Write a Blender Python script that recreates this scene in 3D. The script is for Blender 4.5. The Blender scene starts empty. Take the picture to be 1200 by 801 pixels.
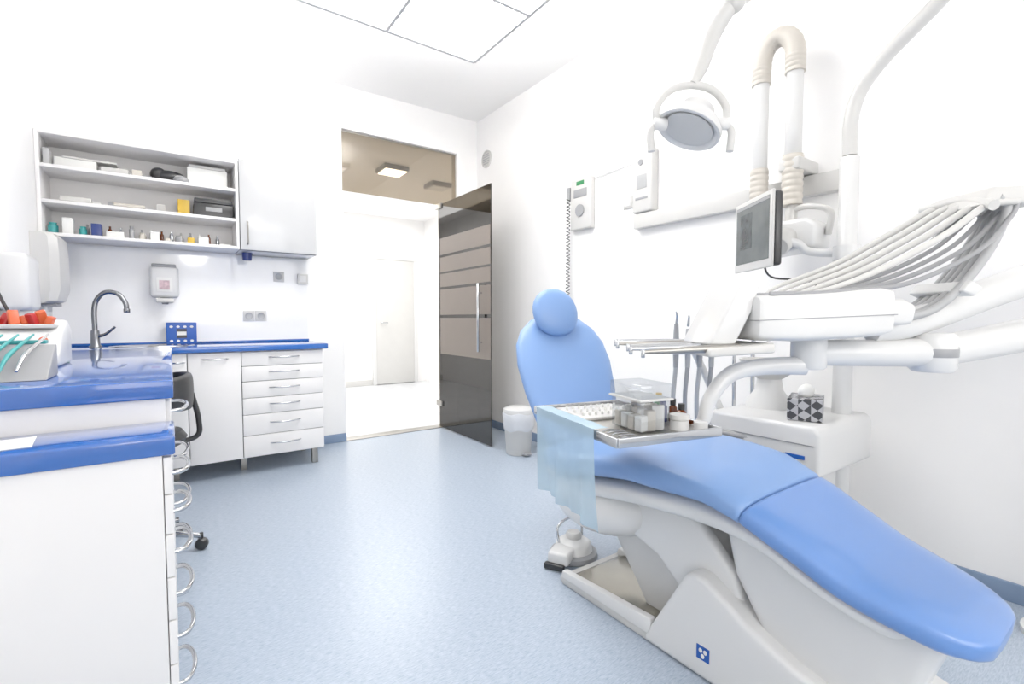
import bpy, bmesh, math, random
from mathutils import Vector, Matrix
random.seed(4)
scene = bpy.context.scene
# ------------------------------------------------------------------ materials
def L(c):
    return tuple(((v/255)/12.92 if v/255 <= .04045 else ((v/255+.055)/1.055)**2.4) for v in c)
_m = {}
def mat(name, rgb, rough=.5, metal=0., spec=.5, coat=0., noise=0., nscale=20., bump=0., alpha=None, emit=0., sss=0.):
    if name in _m: return _m[name]
    m = bpy.data.materials.new(name); m.use_nodes = True
    nt = m.node_tree; b = nt.nodes['Principled BSDF']
    col = (*L(rgb), 1)
    b.inputs['Base Color'].default_value = col
    b.inputs['Roughness'].default_value = rough
    b.inputs['Metallic'].default_value = metal
    b.inputs['Specular IOR Level'].default_value = spec
    b.inputs['Coat Weight'].default_value = coat
    b.inputs['Coat Roughness'].default_value = .08
    if emit:
        b.inputs['Emission Color'].default_value = col
        b.inputs['Emission Strength'].default_value = emit
    if alpha is not None: b.inputs['Alpha'].default_value = alpha
    if noise or bump:
        tc = nt.nodes.new('ShaderNodeTexCoord'); n = nt.nodes.new('ShaderNodeTexNoise')
        n.inputs['Scale'].default_value = nscale; n.inputs['Detail'].default_value = 4
        nt.links.new(tc.outputs['Object'], n.inputs['Vector'])
        if noise:
            r = nt.nodes.new('ShaderNodeValToRGB')
            r.color_ramp.elements[0].position = .3; r.color_ramp.elements[1].position = .7
            r.color_ramp.elements[0].color = (*[c*(1-noise) for c in col[:3]], 1)
            r.color_ramp.elements[1].color = (*[min(1, c*(1+noise*.5)) for c in col[:3]], 1)
            nt.links.new(n.outputs['Fac'], r.inputs['Fac']); nt.links.new(r.outputs['Color'], b.inputs['Base Color'])
        if bump:
            bp = nt.nodes.new('ShaderNodeBump'); bp.inputs['Strength'].default_value = bump
            bp.inputs['Distance'].default_value = .002
            nt.links.new(n.outputs['Fac'], bp.inputs['Height']); nt.links.new(bp.outputs['Normal'], b.inputs['Normal'])
    _m[name] = m
    return m
def glassmat(name, tint, gloss=.1, rough=.02):
    m = bpy.data.materials.new(name); m.use_nodes = True
    nt = m.node_tree; nt.nodes.clear()
    o = nt.nodes.new('ShaderNodeOutputMaterial'); mx = nt.nodes.new('ShaderNodeMixShader')
    t = nt.nodes.new('ShaderNodeBsdfTransparent'); g = nt.nodes.new('ShaderNodeBsdfGlossy')
    t.inputs['Color'].default_value = (*L(tint), 1); g.inputs['Roughness'].default_value = rough
    g.inputs['Color'].default_value = (.9, .9, .9, 1)
    mx.inputs['Fac'].default_value = gloss
    nt.links.new(t.outputs[0], mx.inputs[1]); nt.links.new(g.outputs[0], mx.inputs[2]); nt.links.new(mx.outputs[0], o.inputs['Surface'])
    return m
M_wall = mat('wall_paint', (248, 247, 246), .7, noise=.01, nscale=6)
M_ceil = mat('ceiling_paint', (252, 251, 250), .8, noise=.008, nscale=6)
M_white = mat('white_laminate', (236, 234, 233), .3, noise=.01, nscale=5)
M_plas = mat('white_plastic', (216, 216, 215), .28, coat=.3, noise=.01, nscale=5)
M_plas2 = mat('offwhite_plastic', (202, 201, 198), .35, noise=.02, nscale=8)
M_cab = mat('gloss_cabinet_door', (196, 197, 198), .2, coat=.3, noise=.01, nscale=5)
M_beige = mat('beige_plastic', (200, 194, 184), .5, noise=.03, nscale=10)
M_grey = mat('grey_plastic', (146, 147, 149), .4, noise=.03, nscale=10)
M_hose = mat('grey_hose', (168, 169, 170), .4, noise=.02, nscale=15)
M_chrome = mat('chrome', (190, 192, 195), .14, metal=1, noise=.02, nscale=5)
M_steel = mat('brushed_steel', (160, 157, 151), .35, metal=1, noise=.06, nscale=60)
M_dark = mat('black_vinyl', (36, 36, 38), .45, noise=.1, nscale=30)
M_blk = mat('black_plastic', (34, 34, 36), .3, noise=.05, nscale=20)
M_seat = mat('blue_upholstery', (112, 149, 204), .42, coat=.15, noise=.03, nscale=3, bump=.05)
M_seat2 = mat('blue_upholstery_film', (86, 130, 198), .28, coat=.4, noise=.04, nscale=4)
M_ctr = mat('blue_countertop', (34, 90, 172), .08, coat=.6, noise=.05, nscale=40)
M_base = mat('blue_skirting', (116, 138, 168), .5, noise=.04, nscale=20)
M_bib = mat('light_blue_bib', (168, 196, 214), .8, alpha=.78, noise=.05, nscale=14)
M_logo = mat('logo_blue', (16, 76, 165), .4, noise=.02)
M_teal = mat('teal_plastic', (50, 155, 155), .4, noise=.05)
M_orange = mat('orange_plastic', (215, 90, 45), .4, noise=.05)
M_red = mat('red_plastic', (180, 32, 32), .4, noise=.05)
M_yel = mat('yellow_plastic', (205, 165, 35), .4, noise=.05)
M_green = mat('green_plastic', (40, 130, 75), .4, noise=.05)
M_amber = mat('amber_glass', (105, 50, 20), .15, noise=.05)
M_navy = mat('navy_plastic', (20, 45, 115), .3, noise=.05)
M_clear = glassmat('clear_acrylic', (236, 238, 240), .12, .05)
M_tint = glassmat('bronze_glass', (200, 191, 177), .06)
M_tintd = glassmat('smoked_glass', (104, 100, 94), .08)
M_film = mat('frosted_film', (120, 109, 100), .5, noise=.02, nscale=8)
M_screen = mat('monitor_screen', (98, 104, 104), .15, noise=.35, nscale=7)
M_foot = mat('steel_foot_cover', (165, 160, 148), .22, metal=.9, noise=.12, nscale=8)
M_splash = mat('glass_splashback', (247, 247, 247), .06, coat=.5, noise=.01)
M_cardw = mat('white_card', (228, 228, 225), .7, noise=.03)
M_gap = mat('painted_gap_shadow', (90, 90, 92), .7, noise=.02)  # dark tone that paints gap shadows behind cabinet fronts
M_emit = mat('light_diffuser', (255, 255, 255), .5, emit=5)
M_up = mat('added_panel_top_glow', (255, 253, 250), .5, emit=11)  # added glow on the panel's top side, brightens the ceiling
M_up2 = mat('added_cabinet_glow', (255, 253, 250), .5, emit=14)  # glow for the fill strip added above the cabinets
M_emit2 = mat('lamp_diffuser', (255, 250, 235), .5, emit=9)
M_globe = mat('added_globe_glow', (255, 251, 247), .5, emit=15)  # glow of the added globe behind the camera

def noisefloor(name, c0, c1, sc, rough):
    m = bpy.data.materials.new(name); m.use_nodes = True
    nt = m.node_tree; b = nt.nodes['Principled BSDF']
    tc = nt.nodes.new('ShaderNodeTexCoord'); mp = nt.nodes.new('ShaderNodeMapping')
    mp.inputs['Scale'].default_value = sc; mp.inputs['Rotation'].default_value = (0, 0, math.radians(90))
    n = nt.nodes.new('ShaderNodeTexNoise'); n.inputs['Scale'].default_value = 1; n.inputs['Detail'].default_value = 6
    n.inputs['Roughness'].default_value = .7
    r = nt.nodes.new('ShaderNodeValToRGB'); r.color_ramp.elements[0].position = .34; r.color_ramp.elements[1].position = .66
    r.color_ramp.elements[0].color = (*L(c0), 1); r.color_ramp.elements[1].color = (*L(c1), 1)
    nt.links.new(tc.outputs['Object'], mp.inputs['Vector']); nt.links.new(mp.outputs['Vector'], n.inputs['Vector'])
    nt.links.new(n.outputs['Fac'], r.inputs['Fac']); nt.links.new(r.outputs['Color'], b.inputs['Base Color'])
    b.inputs['Roughness'].default_value = rough; b.inputs['Specular IOR Level'].default_value = .5
    return m
M_floor = noisefloor('blue_vinyl_floor', (138, 155, 175), (182, 193, 207), (40, 260, 1), .3)
M_hfloor = noisefloor('pale_hall_tile', (206, 209, 214), (222, 224, 227), (3, 3, 1), .12)
def plaid():
    m = bpy.data.materials.new('plaid_card'); m.use_nodes = True
    nt = m.node_tree; b = nt.nodes['Principled BSDF']
    tc = nt.nodes.new('ShaderNodeTexCoord'); mp = nt.nodes.new('ShaderNodeMapping')
    mp.inputs['Rotation'].default_value = (.6, .7, .8)
    c = nt.nodes.new('ShaderNodeTexChecker'); c.inputs['Scale'].default_value = 38
    c.inputs['Color1'].default_value = (.03, .03, .035, 1); c.inputs['Color2'].default_value = (.40, .40, .42, 1)
    nt.links.new(tc.outputs['Object'], mp.inputs['Vector']); nt.links.new(mp.outputs['Vector'], c.inputs['Vector'])
    nt.links.new(c.outputs['Color'], b.inputs['Base Color'])
    return m
M_plaid = plaid()

# ------------------------------------------------------------------ helpers
def E(name):
    o = bpy.data.objects.new(name, None); scene.collection.objects.link(o); o.empty_display_size = .1
    return o
def mk(name, verts, faces, m, parent=None, smooth=True, sharp=40, bevel=0):
    me = bpy.data.meshes.new(name)
    me.from_pydata([tuple(v) for v in verts], [], faces)
    bm = bmesh.new(); bm.from_mesh(me)
    if bevel:
        bmesh.ops.recalc_face_normals(bm, faces=bm.faces)
        ed = [e for e in bm.edges if len(e.link_faces) == 2 and e.calc_face_angle(0) > math.radians(25)]
        bmesh.ops.bevel(bm, geom=ed, offset=bevel, segments=3, profile=.5, affect='EDGES', clamp_overlap=True)
    bmesh.ops.recalc_face_normals(bm, faces=bm.faces)
    bm.to_mesh(me); bm.free()
    if smooth:
        for p in me.polygons: p.use_smooth = True
        try: me.set_sharp_from_angle(angle=math.radians(sharp))
        except Exception: pass
    me.materials.append(m)
    o = bpy.data.objects.new(name, me); scene.collection.objects.link(o)
    if parent: o.parent = parent
    return o
def box(name, x0, x1, y0, y1, z0, z1, m, parent=None, bevel=.004, rot=0, tilt=(0, 0)):
    c = Vector(((x0+x1)/2, (y0+y1)/2, (z0+z1)/2)); h = Vector((abs(x1-x0)/2, abs(y1-y0)/2, abs(z1-z0)/2))
    R = Matrix.Rotation(rot, 3, 'Z') @ Matrix.Rotation(tilt[0], 3, 'X') @ Matrix.Rotation(tilt[1], 3, 'Y')
    vs = [c + R @ Vector((sx*h.x, sy*h.y, sz*h.z)) for sx in (-1, 1) for sy in (-1, 1) for sz in (-1, 1)]
    fs = [(0, 1, 3, 2), (4, 6, 7, 5), (0, 4, 5, 1), (2, 3, 7, 6), (0, 2, 6, 4), (1, 5, 7, 3)]
    bv = min(bevel, .45*min(h)) if bevel else 0
    return mk(name, vs, fs, m, parent, bevel=bv)
def prism(name, pts, f, lo, hi, m, parent=None, bevel=.01):
    n = len(pts)
    vs = [Vector(f(a, b, lo)) for a, b in pts] + [Vector(f(a, b, hi)) for a, b in pts]
    fs = [tuple(range(n)), tuple(range(2*n-1, n-1, -1))] + [(i, (i+1) % n, n+(i+1) % n, n+i) for i in range(n)]
    return mk(name, vs, fs, m, parent, bevel=bevel)
def loft(name, rings, m, parent=None, cap=True, sharp=50):
    N = len(rings[0]); vs = [p for r in rings for p in r]; fs = []
    for i in range(len(rings)-1):
        for j in range(N):
            fs.append((i*N+j, i*N+(j+1) % N, (i+1)*N+(j+1) % N, (i+1)*N+j))
    if cap:
        fs.append(tuple(range(N))); fs.append(tuple((len(rings)-1)*N+j for j in range(N)))
    return mk(name, vs, fs, m, parent, sharp=sharp)
def sring(c, s, u, hw, ht, n=2.6, N=32):
    c = Vector(c); s = Vector(s); u = Vector(u); out = []
    for i in range(N):
        a = 2*math.pi*i/N; ca, sa = math.cos(a), math.sin(a)
        out.append(c + s*hw*math.copysign(abs(ca)**(2/n), ca) + u*ht*math.copysign(abs(sa)**(2/n), sa))
    return out
def basis(d):
    d = Vector(d).normalized(); h = Vector((0, 0, 1)) if abs(d.z) < .9 else Vector((1, 0, 0))
    a = d.cross(h).normalized(); b = d.cross(a).normalized()
    return a, b
def lathe(name, prof, c, m, parent=None, axis=(0, 0, 1), N=32, sharp=45):
    ax = Vector(axis).normalized(); a, b = basis(ax); c = Vector(c)
    rings = [[c + ax*z + (a*math.cos(2*math.pi*i/N) + b*math.sin(2*math.pi*i/N))*max(r, .0004) for i in range(N)] for r, z in prof]
    return loft(name, rings, m, parent, sharp=sharp)
def cyl(name, p0, p1, r, m, parent=None, r1=None, N=24):
    p0 = Vector(p0); p1 = Vector(p1); l = (p1-p0).length; r1 = r if r1 is None else r1; b = min(.15*min(r, r1), l*.1)
    return lathe(name, [(0, 0), (r-b, 0), (r, b), (r1, l-b), (r1-b, l), (0, l)], p0, m, parent, axis=p1-p0, N=N)
def ball(name, c, r, m, parent=None, N=24):
    r = (r, r, r) if not hasattr(r, '__len__') else r
    rings = []
    for i in range(13):
        t = -math.pi/2 + math.pi*i/12
        rings.append([Vector((c[0]+r[0]*max(math.cos(t), .002)*math.cos(2*math.pi*j/N), c[1]+r[1]*max(math.cos(t), .002)*math.sin(2*math.pi*j/N), c[2]+r[2]*math.sin(t))) for j in range(N)])
    return loft(name, rings, m, parent, sharp=80)
def cr(pts, seg=8):
    P = [Vector(p) for p in pts]
    if len(P) < 3: return P, [i/(len(P)-1) for i in range(len(P))]
    Q = [P[0]*2-P[1]] + P + [P[-1]*2-P[-2]]; out = []; ts = []
    for i in range(1, len(Q)-2):
        for k in range(seg):
            t = k/seg; a, b, c, d = Q[i-1], Q[i], Q[i+1], Q[i+2]
            out.append(.5*((2*b)+(c-a)*t+(2*a-5*b+4*c-d)*t*t+(3*b-a-3*c+d)*t**3)); ts.append((i-1+t)/(len(P)-1))
    out.append(P[-1]); ts.append(1.)
    return out, ts
def tube(name, pts, r, m, parent=None, N=12, seg=8, smooth=True):
    if smooth: P, ts = cr(pts, seg)
    else: P = [Vector(p) for p in pts]; ts = [i/(len(P)-1) for i in range(len(P))]
    rs = r if hasattr(r, '__len__') else [r, r]
    rings = []; a = None
    for i, p in enumerate(P):
        d = (P[min(i+1, len(P)-1)] - P[max(i-1, 0)]).normalized()
        if a is None: a, _ = basis(d)
        a = (a - d*a.dot(d)).normalized(); b = d.cross(a)
        f = ts[i]*(len(rs)-1); k = min(int(f), len(rs)-2); rr = rs[k]*(1-(f-k)) + rs[k+1]*(f-k)
        rings.append([p + (a*math.cos(2*math.pi*j/N)+b*math.sin(2*math.pi*j/N))*rr for j in range(N)])
    return loft(name, rings, m, parent, sharp=60)
def pchip(X, Yv, q):
    n = len(X); h = [X[i+1]-X[i] for i in range(n-1)]; dl = [(Yv[i+1]-Yv[i])/h[i] for i in range(n-1)]
    d = [dl[0]]+[0 if dl[i-1]*dl[i] <= 0 else 2*dl[i-1]*dl[i]/(dl[i-1]+dl[i]) for i in range(1, n-1)]+[dl[-1]]
    i = max(0, min(n-2, next((k for k in range(n-1) if q <= X[k+1]), n-2)))
    t = (q-X[i])/h[i]
    return (2*t**3-3*t*t+1)*Yv[i]+(t**3-2*t*t+t)*h[i]*d[i]+(-2*t**3+3*t*t)*Yv[i+1]+(t**3-t*t)*h[i]*d[i+1]

# ------------------------------------------------------------------ room shell
XL, XR, YB, YS, ZC = -.63, 2.6, 4.29, -2.2, 3.08
OX0, OX1, OZ = 1.24, 2.37, 2.72
box('floor', XL-.15, XR+.15, YS-.15, YB+.06, -.1, 0, M_floor, bevel=0)
box('floor_hall', .2, 4.6, YB+.06, 8.9, -.1, 0, M_hfloor, bevel=0)
box('ceiling', XL-.15, XR+.15, YS-.15, YB+.12, ZC, ZC+.1, M_ceil, bevel=0)
box('wall_left', XL-.12, XL, YS, YB+.12, 0, ZC, M_wall, bevel=0)
box('wall_right', XR, XR+.12, YS, YB+.12, 0, ZC, M_wall, bevel=0)
wb = E('wall_back')
box('back_left', XL, OX0, YB, YB+.12, 0, ZC, M_wall, wb, bevel=0)
box('back_right', OX1, XR, YB, YB+.12, 0, ZC, M_wall, wb, bevel=0)
box('back_over', OX0, OX1, YB, YB+.12, OZ, ZC, M_wall, wb, bevel=0)
wf = E('wall_front')
box('front_left', XL, -.2, YS-.12, YS, 0, ZC, M_wall, wf, bevel=0)
box('front_right', 2.2, XR, YS-.12, YS, 0, ZC, M_wall, wf, bevel=0)
box('front_sill', -.2, 2.2, YS-.12, YS, 0, .9, M_wall, wf, bevel=0)
box('front_head', -.2, 2.2, YS-.12, YS, 2.5, ZC, M_wall, wf, bevel=0)
w1 = E('unseen_window_1')  # unseen window, put in behind the camera to bring light in
for i, (a, b, c, d) in enumerate([(-.2, 2.2, .9, .96), (-.2, 2.2, 2.44, 2.5), (-.2, -.14, .96, 2.44), (2.14, 2.2, .96, 2.44), (.97, 1.03, .96, 2.44)]):
    box('frame_%d' % i, a, b, YS-.1, YS-.04, c, d, M_white, w1, bevel=.004)
# hall beyond the doorway
box('wall_hall_far', .3, 4.6, 7.7, 7.8, 0, 2.75, M_wall, bevel=0)
box('wall_hall_left', .3, .4, YB+.12, 7.7, 0, 2.75, M_wall, bevel=0)
box('wall_hall_right', 3.60, 3.70, YB+.12, 7.7, 0, 2.75, M_wall, bevel=0)
box('ceiling_hall', .3, 4.6, YB+.12, 7.8, 2.75, 2.83, M_ceil, bevel=0)
d2 = E('door_2')
box('leaf', 2.72, 3.38, 7.66, 7.695, .01, 2.05, M_plas2, d2, bevel=.004)
box('jamb_a', 2.66, 2.72, 7.65, 7.70, 0, 2.05, M_plas, d2); box('jamb_b', 3.38, 3.44, 7.65, 7.70, 0, 2.05, M_plas, d2)
box('head', 2.66, 3.44, 7.65, 7.70, 2.051, 2.11, M_plas, d2)
tube('lever', [(2.8, 7.66, 1.02), (2.8, 7.62, 1.02), (2.9, 7.61, 1.02)], .01, M_chrome, d2)
box('baseboard_hall', .4, 2.65, 7.685, 7.699, 0, .09, M_plas2, bevel=.003)
hl = E('hall_ceiling_lamp')
box('body', 1.91, 2.19, 5.05, 5.33, 2.70, 2.75, M_grey, hl); box('diffuser', 1.93, 2.17, 5.07, 5.31, 2.693, 2.699, M_emit2, hl, bevel=0)
hl2 = E('hall_ceiling_lamp')
box('body', 2.62, 2.88, 5.35, 5.61, 2.70, 2.75, M_grey, hl2); box('diffuser', 2.64, 2.86, 5.37, 5.59, 2.693, 2.699, M_plas, hl2, bevel=0)
# skirting
box('baseboard_right', XR-.012, XR, YS, YB, 0, .075, M_base, bevel=.003)
bb = E('baseboard_back')
box('part_left', .9, OX0, YB-.012, YB, 0, .075, M_base, bb, bevel=.003); box('part_right', OX1, XR-.012, YB-.012, YB, 0, .075, M_base, bb, bevel=.003)
box('trim_threshold', OX0, OX1, YB-.01, YB+.12, 0, .006, M_steel, bevel=.002)
# glass door system
d1 = E('door_1')
HX = 2.17
box('transom_glass', OX0, OX1, YB+.04, YB+.05, 2.2, OZ, M_tint, d1, bevel=0)
box('side_glass', HX+.01, OX1, YB+.04, YB+.05, .006, 2.2, M_tint, d1, bevel=0)
box('frame_top', OX0, OX1, YB+.035, YB+.055, OZ-.012, OZ, M_steel, d1, bevel=0)
box('leaf_glass', HX-.005, HX+.005, 3.36, 4.30, .012, 2.19, M_tintd, d1, bevel=0)
for i, (a, b) in enumerate([(1.70, 1.86), (1.535, 1.675), (1.39, 1.515), (1.12, 1.365), (.74, 1.09)]):
    box('film_%d' % i, HX-.0075, HX-.0055, 3.365, 4.27, a, b, M_film, d1, bevel=0)
for i, z in enumerate((.25, 2.18)):
    box('hinge_%d' % i, HX-.02, HX+.08, 4.235, YB+.06, z-.03, z+.02, M_steel, d1, bevel=.003)
cyl('handle_bar', (HX-.045, 3.50, .80), (HX-.045, 3.50, 1.38), .012, M_chrome, d1)
for z in (.88, 1.30): cyl('handle_post', (HX-.045, 3.50, z), (HX+.03, 3.50, z), .007, M_chrome, d1)

# ceiling panel light, hung lower to fit an added upward glow (2 x 2 tiles with louvre grid)
cp = E('ceiling_panel_light')
PZ = 2.86; px0, py0, tw = .49, 1.67, .625
box('pan', px0, px0+2*tw+.02, py0, py0+2*tw, PZ, PZ+.03, M_white, cp, bevel=.003)
box('added_top_glow', px0+.05, px0+2*tw-.03, py0+.05, py0+2*tw-.05, PZ+.031, PZ+.036, M_up, cp, bevel=0)  # glowing top added to the panel to light the ceiling above
for i in range(2):
    for j in range(2):
        x0 = px0+.015+i*tw; y0 = py0+.01+j*tw
        box('tile_%d%d' % (i, j), x0+.012, x0+tw-.02, y0+.012, y0+tw-.02, PZ-.006, PZ-.0005, M_emit, cp, bevel=0)
gv = []; gf = []
def gb(x0, x1, y0, y1, z0, z1):
    k = len(gv); gv.extend([(x, y, z) for x in (x0, x1) for y in (y0, y1) for z in (z0, z1)])
    gf.extend([tuple(k+q for q in f) for f in [(0, 1, 3, 2), (4, 6, 7, 5), (0, 4, 5, 1), (2, 3, 7, 6), (0, 2, 6, 4), (1, 5, 7, 3)]])
for i in range(17): x = px0+.01+i*1.25/16; gb(x-.001-(i % 8 == 0)*.008, x+.001+(i % 8 == 0)*.008, py0, py0+1.25, PZ-.025, PZ-.0065)
for i in range(17): y = py0+i*1.25/16; gb(px0+.01, px0+1.26, y-.001-(i % 8 == 0)*.008, y+.001+(i % 8 == 0)*.008, PZ-.0249, PZ-.0066)
mk('louvre_grid', gv, gf, mat('louvre_aluminium', (188, 188, 190), .4, noise=.02), cp, smooth=False)
for i, (a, b) in enumerate([(px0+.05, py0+.02), (px0+1.2, py0+.02), (px0+.05, py0+1.23), (px0+1.2, py0+1.23)]): cyl('wire_%d' % i, (a, b, PZ+.03), (a, b, ZC), .002, M_chrome, cp, N=8)  # wires added to hang the panel below the ceiling

# round vent, wall things on right wall
rv = E('round_wall_vent')
lathe('rim', [(0, 0), (.085, 0), (.085, .012), (.07, .016), (.068, .008), (0, .008)], (XR, 4.10, 2.66), M_plas2, rv, axis=(-1, 0, 0))
for i in range(5): box('slat_%d' % i, XR-.014, XR-.009, 4.045, 4.155, 2.61+i*.022, 2.618+i*.022, M_hose, rv, bevel=0)

xt = E('xray_timer_panel')
box('body', XR-.05, XR, 2.60, 2.82, 1.76, 2.14, M_plas2, xt, bevel=.01)
lathe('button_ring', [(0, 0.001), (.045, 0.001), (.045, .01), (.03, .012), (0, .006)], (XR-.05, 2.71, 1.90), M_grey, xt, axis=(-1, 0, 0))
box('readout', XR-.054, XR-.049, 2.64, 2.78, 2.0, 2.06, M_grey, xt, bevel=.002)
box('label', XR-.054, XR-.049, 2.67, 2.75, 2.09, 2.12, M_green, xt, bevel=.001)
box('cradle', XR-.05, XR-.01, 2.83, 2.87, 2.0, 2.10, M_grey, xt, bevel=.008)
pts = []
for i in range(300):
    z = 2.02-i/299*.98; a = i*.75
    pts.append((XR-.045+.014*math.cos(a), 2.85+.014*math.sin(a), z))
tube('coiled_cord', pts, .0035, M_blk, xt, N=5, smooth=False)
jb = E('wall_control_box')
box('body', XR-.07, XR, 2.03, 2.19, 1.78, 2.18, M_plas2, jb, bevel=.012)
lathe('button', [(0, 0.001), (.02, 0.001), (.018, .006), (0, .006)], (XR-.07, 2.12, 2.10), M_grey, jb, axis=(-1, 0, 0)); box('label', XR-.073, XR-.069, 2.07, 2.15, 1.93, 2.02, M_hose, jb, bevel=.001)
box('slot', XR-.073, XR-.069, 2.06, 2.16, 1.86, 1.875, M_grey, jb, bevel=.001)
cc = E('cable_trunking')
box('trunk', XR-.055, XR, .95, 2.19, 1.68, 1.775, M_plas2, cc, bevel=.004)
tube('lead', [(XR-.01, 2.60, 2.12), (XR-.01, 2.45, 2.125), (XR-.01, 2.19, 2.13)], .003, M_hose, cc)
ws = E('wall_light_switch')
box('plate', XR-.01, XR, 2.24, 2.32, 1.84, 1.92, M_plas2, ws, bevel=.003); box('rocker', XR-.014, XR-.0105, 2.255, 2.305, 1.855, 1.905, M_plas, ws, bevel=.001)

# ------------------------------------------------------------------ back run: upper cabinet
uc = E('open_wall_shelf')
y0 = 3.97
box('side_l', XL+.001, XL+.02, y0, YB-.001, 1.58, 2.20, M_white, uc, .002); box('side_r', .40, .418, y0, YB-.001, 1.58, 2.20, M_white, uc, .002)
box('back', XL+.02, .40, YB-.012, YB-.001, 1.58, 2.2, M_white, uc, 0)
for i, z in enumerate((1.58, 1.775, 1.985, 2.182)): box('shelf_%d' % i, XL+.02, .40, y0+.002, YB-.012, z, z+.02, M_white, uc, .002)
wc = E('wall_cabinet')
box('carcass', .420, .945, y0+.022, YB-.001, 1.575, 2.225, M_cab, wc, .002); box('door_gap_shadow', .421, .944, y0+.0185, y0+.0215, 1.576, 2.224, M_gap, wc, 0)  # thin dark sheet behind the door paints its gap shadow
box('door', .424, .943, y0, y0+.018, 1.579, 2.221, M_cab, wc, .003)
tube('handle', [(.47, y0, 1.62), (.47, y0-.03, 1.635), (.47, y0-.032, 1.70), (.47, y0-.03, 1.765), (.47, y0, 1.78)], .005, M_steel, wc)
us = E('added_cabinet_fill_strip')  # added fill light, hidden on the cabinet tops to brighten the ceiling
box('channel', -.55, .90, 4.10, 4.16, 2.2255, 2.245, M_white, us, .002); box('diffuser', -.54, .89, 4.105, 4.155, 2.2455, 2.25, M_up2, us, 0)
sc = E('shelf_supplies')
def sb(x, w, z, h, m, d=.12, dy=.1): box('pack', x, x+w, y0+dy, y0+dy+d, z, z+h, m, sc, .004)
zs = (1.601, 1.796, 2.006)
sb(-.56, .2, zs[2], .07, M_cardw); sb(-.52, .26, zs[2]+.071, .012, M_plas2); sb(-.34, .14, zs[2], .05, M_plas2); sb(-.60, .03, zs[2], .10, M_hose, .1, .04); sb(-.18, .05, zs[2], .045, M_beige, .06, .05)
ball('crumpled_cloth', (.02, y0+.14, zs[2]+.045), (.1, .07, .045), M_blk, sc)
ball('crumpled_cloth', (-.04, y0+.13, zs[2]+.05), (.05, .05, .05), M_dark, sc)
ball('crumpled_cloth', (.08, y0+.10, zs[2]+.03), (.05, .04, .03), M_grey, sc)
sb(.12, .24, zs[2], .13, M_cardw); sb(.13, .22, zs[2]+.131, .02, M_plas2); sb(-.16, .08, zs[2], .03, M_grey)
sb(.06, .07, zs[1], .11, M_yel); sb(.09, .04, zs[1], .13, M_cardw, dy=.2); sb(.15, .24, zs[1], .095, M_blk, .16, .06); sb(.155, .23, zs[1]+.097, .03, M_blk, .16, .06); sb(.22, .1, zs[1]+.04, .03, M_grey, .002, .056)
sb(-.03, .06, zs[1], .012, M_amber); sb(-.55, .2, zs[1], .012, M_cardw); sb(-.3, .22, zs[1], .014, M_grey); sb(-.45, .1, zs[1], .05, M_cardw, dy=.2)
sb(-.54, .15, zs[1]+.013, .03, M_plas2, .1, .08); sb(-.28, .16, zs[1]+.015, .02, M_beige, .1, .08); sb(-.06, .05, zs[1], .07, M_plas2, .05, .16); sb(-.32, .04, zs[1], .06, M_hose, .05, .2)
x = -.60
for w, h, mm in [(.05, .07, M_teal), (.05, .1, M_cardw), (.04, .06, M_teal), (.05, .08, M_navy), (.09, .04, M_cardw), (.03, .09, M_grey), (.04, .05, M_beige), (.05, .06, M_cardw), (.04, .03, M_beige), (.05, .05, M_grey), (.04, .04, M_yel), (.06, .05, M_cardw)]:
    if mm in (M_grey, M_beige, M_teal): lathe('jar', [(0, 0), (w/2, 0), (w/2, h*.75), (w*.35, h*.8), (w*.38, h), (0, h)], (x+w/2, y0+.1, zs[0]), mm, sc, N=16)
    else: box('pack', x, x+w, y0+.05, y0+.13, zs[0], zs[0]+h, mm, sc, .003)
    x += w+.022
for i in range(14): lathe('bottle', [(0, 0), (.012, 0), (.012, .06), (.006, .07), (.006, .085), (0, .085)], (-.42+i*.055, y0+.16+.03*(i % 2), zs[0]), (M_grey, M_cardw, M_amber, M_chrome, M_plas2)[i % 5], sc, N=12)
sb(.3, .07, zs[0], .02, M_cardw)
box('glass_splashback', XL+.001, .935, YB-.008, YB-.001, .905, 1.573, M_splash, bevel=0)
nv = E('navy_hanging_cup')
lathe('cup', [(0, 0), (.03, 0), (.036, .055), (0, .055)], (.48, 4.12, 1.519), M_navy, nv)
sd = E('wall_soap_dispenser')
box('body', -.115, .055, YB-.12, YB-.009, 1.23, 1.45, M_plas, sd, .03); box('window', -.075, .015, YB-.125, YB-.1205, 1.27, 1.37, M_cardw, sd, .002)
box('label', -.06, .0, YB-.128, YB-.1255, 1.285, 1.35, mat('soap_label', (205, 175, 182), .5, noise=.4, nscale=40), sd, .001)
lathe('nozzle', [(0, 0), (.018, 0), (.03, .045), (0, .045)], (-.03, YB-.07, 1.184), M_grey, sd); box('lever', -.08, .02, YB-.14, YB-.10, 1.195, 1.225, M_plas2, sd, .01)
box('cap', -.10, .04, YB-.115, YB-.01, 1.44, 1.465, M_grey, sd, .01)
def outlet(name, xs, z):
    e = E(name)
    for x in xs:
        box('plate', x-.04, x+.04, YB-.02, YB-.0085, z-.04, z+.04, M_plas2, e, .003)
        lathe('socket', [(0, .0005), (.027, .0005), (.025, .004), (.022, .0015), (0, .0015)], (x, YB-.02, z), M_hose, e, axis=(0, -1, 0), N=20)
outlet('double_power_outlet', (.50, .585), 1.105); outlet('power_outlet', (.72,), 1.42)
o2 = E('light_switch'); box('plate', .86, .94, YB-.03, YB-.009, 1.37, 1.45, M_plas2, o2, .003); box('rocker', .875, .925, YB-.034, YB-.0305, 1.385, 1.435, M_plas, o2, .001)

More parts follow.
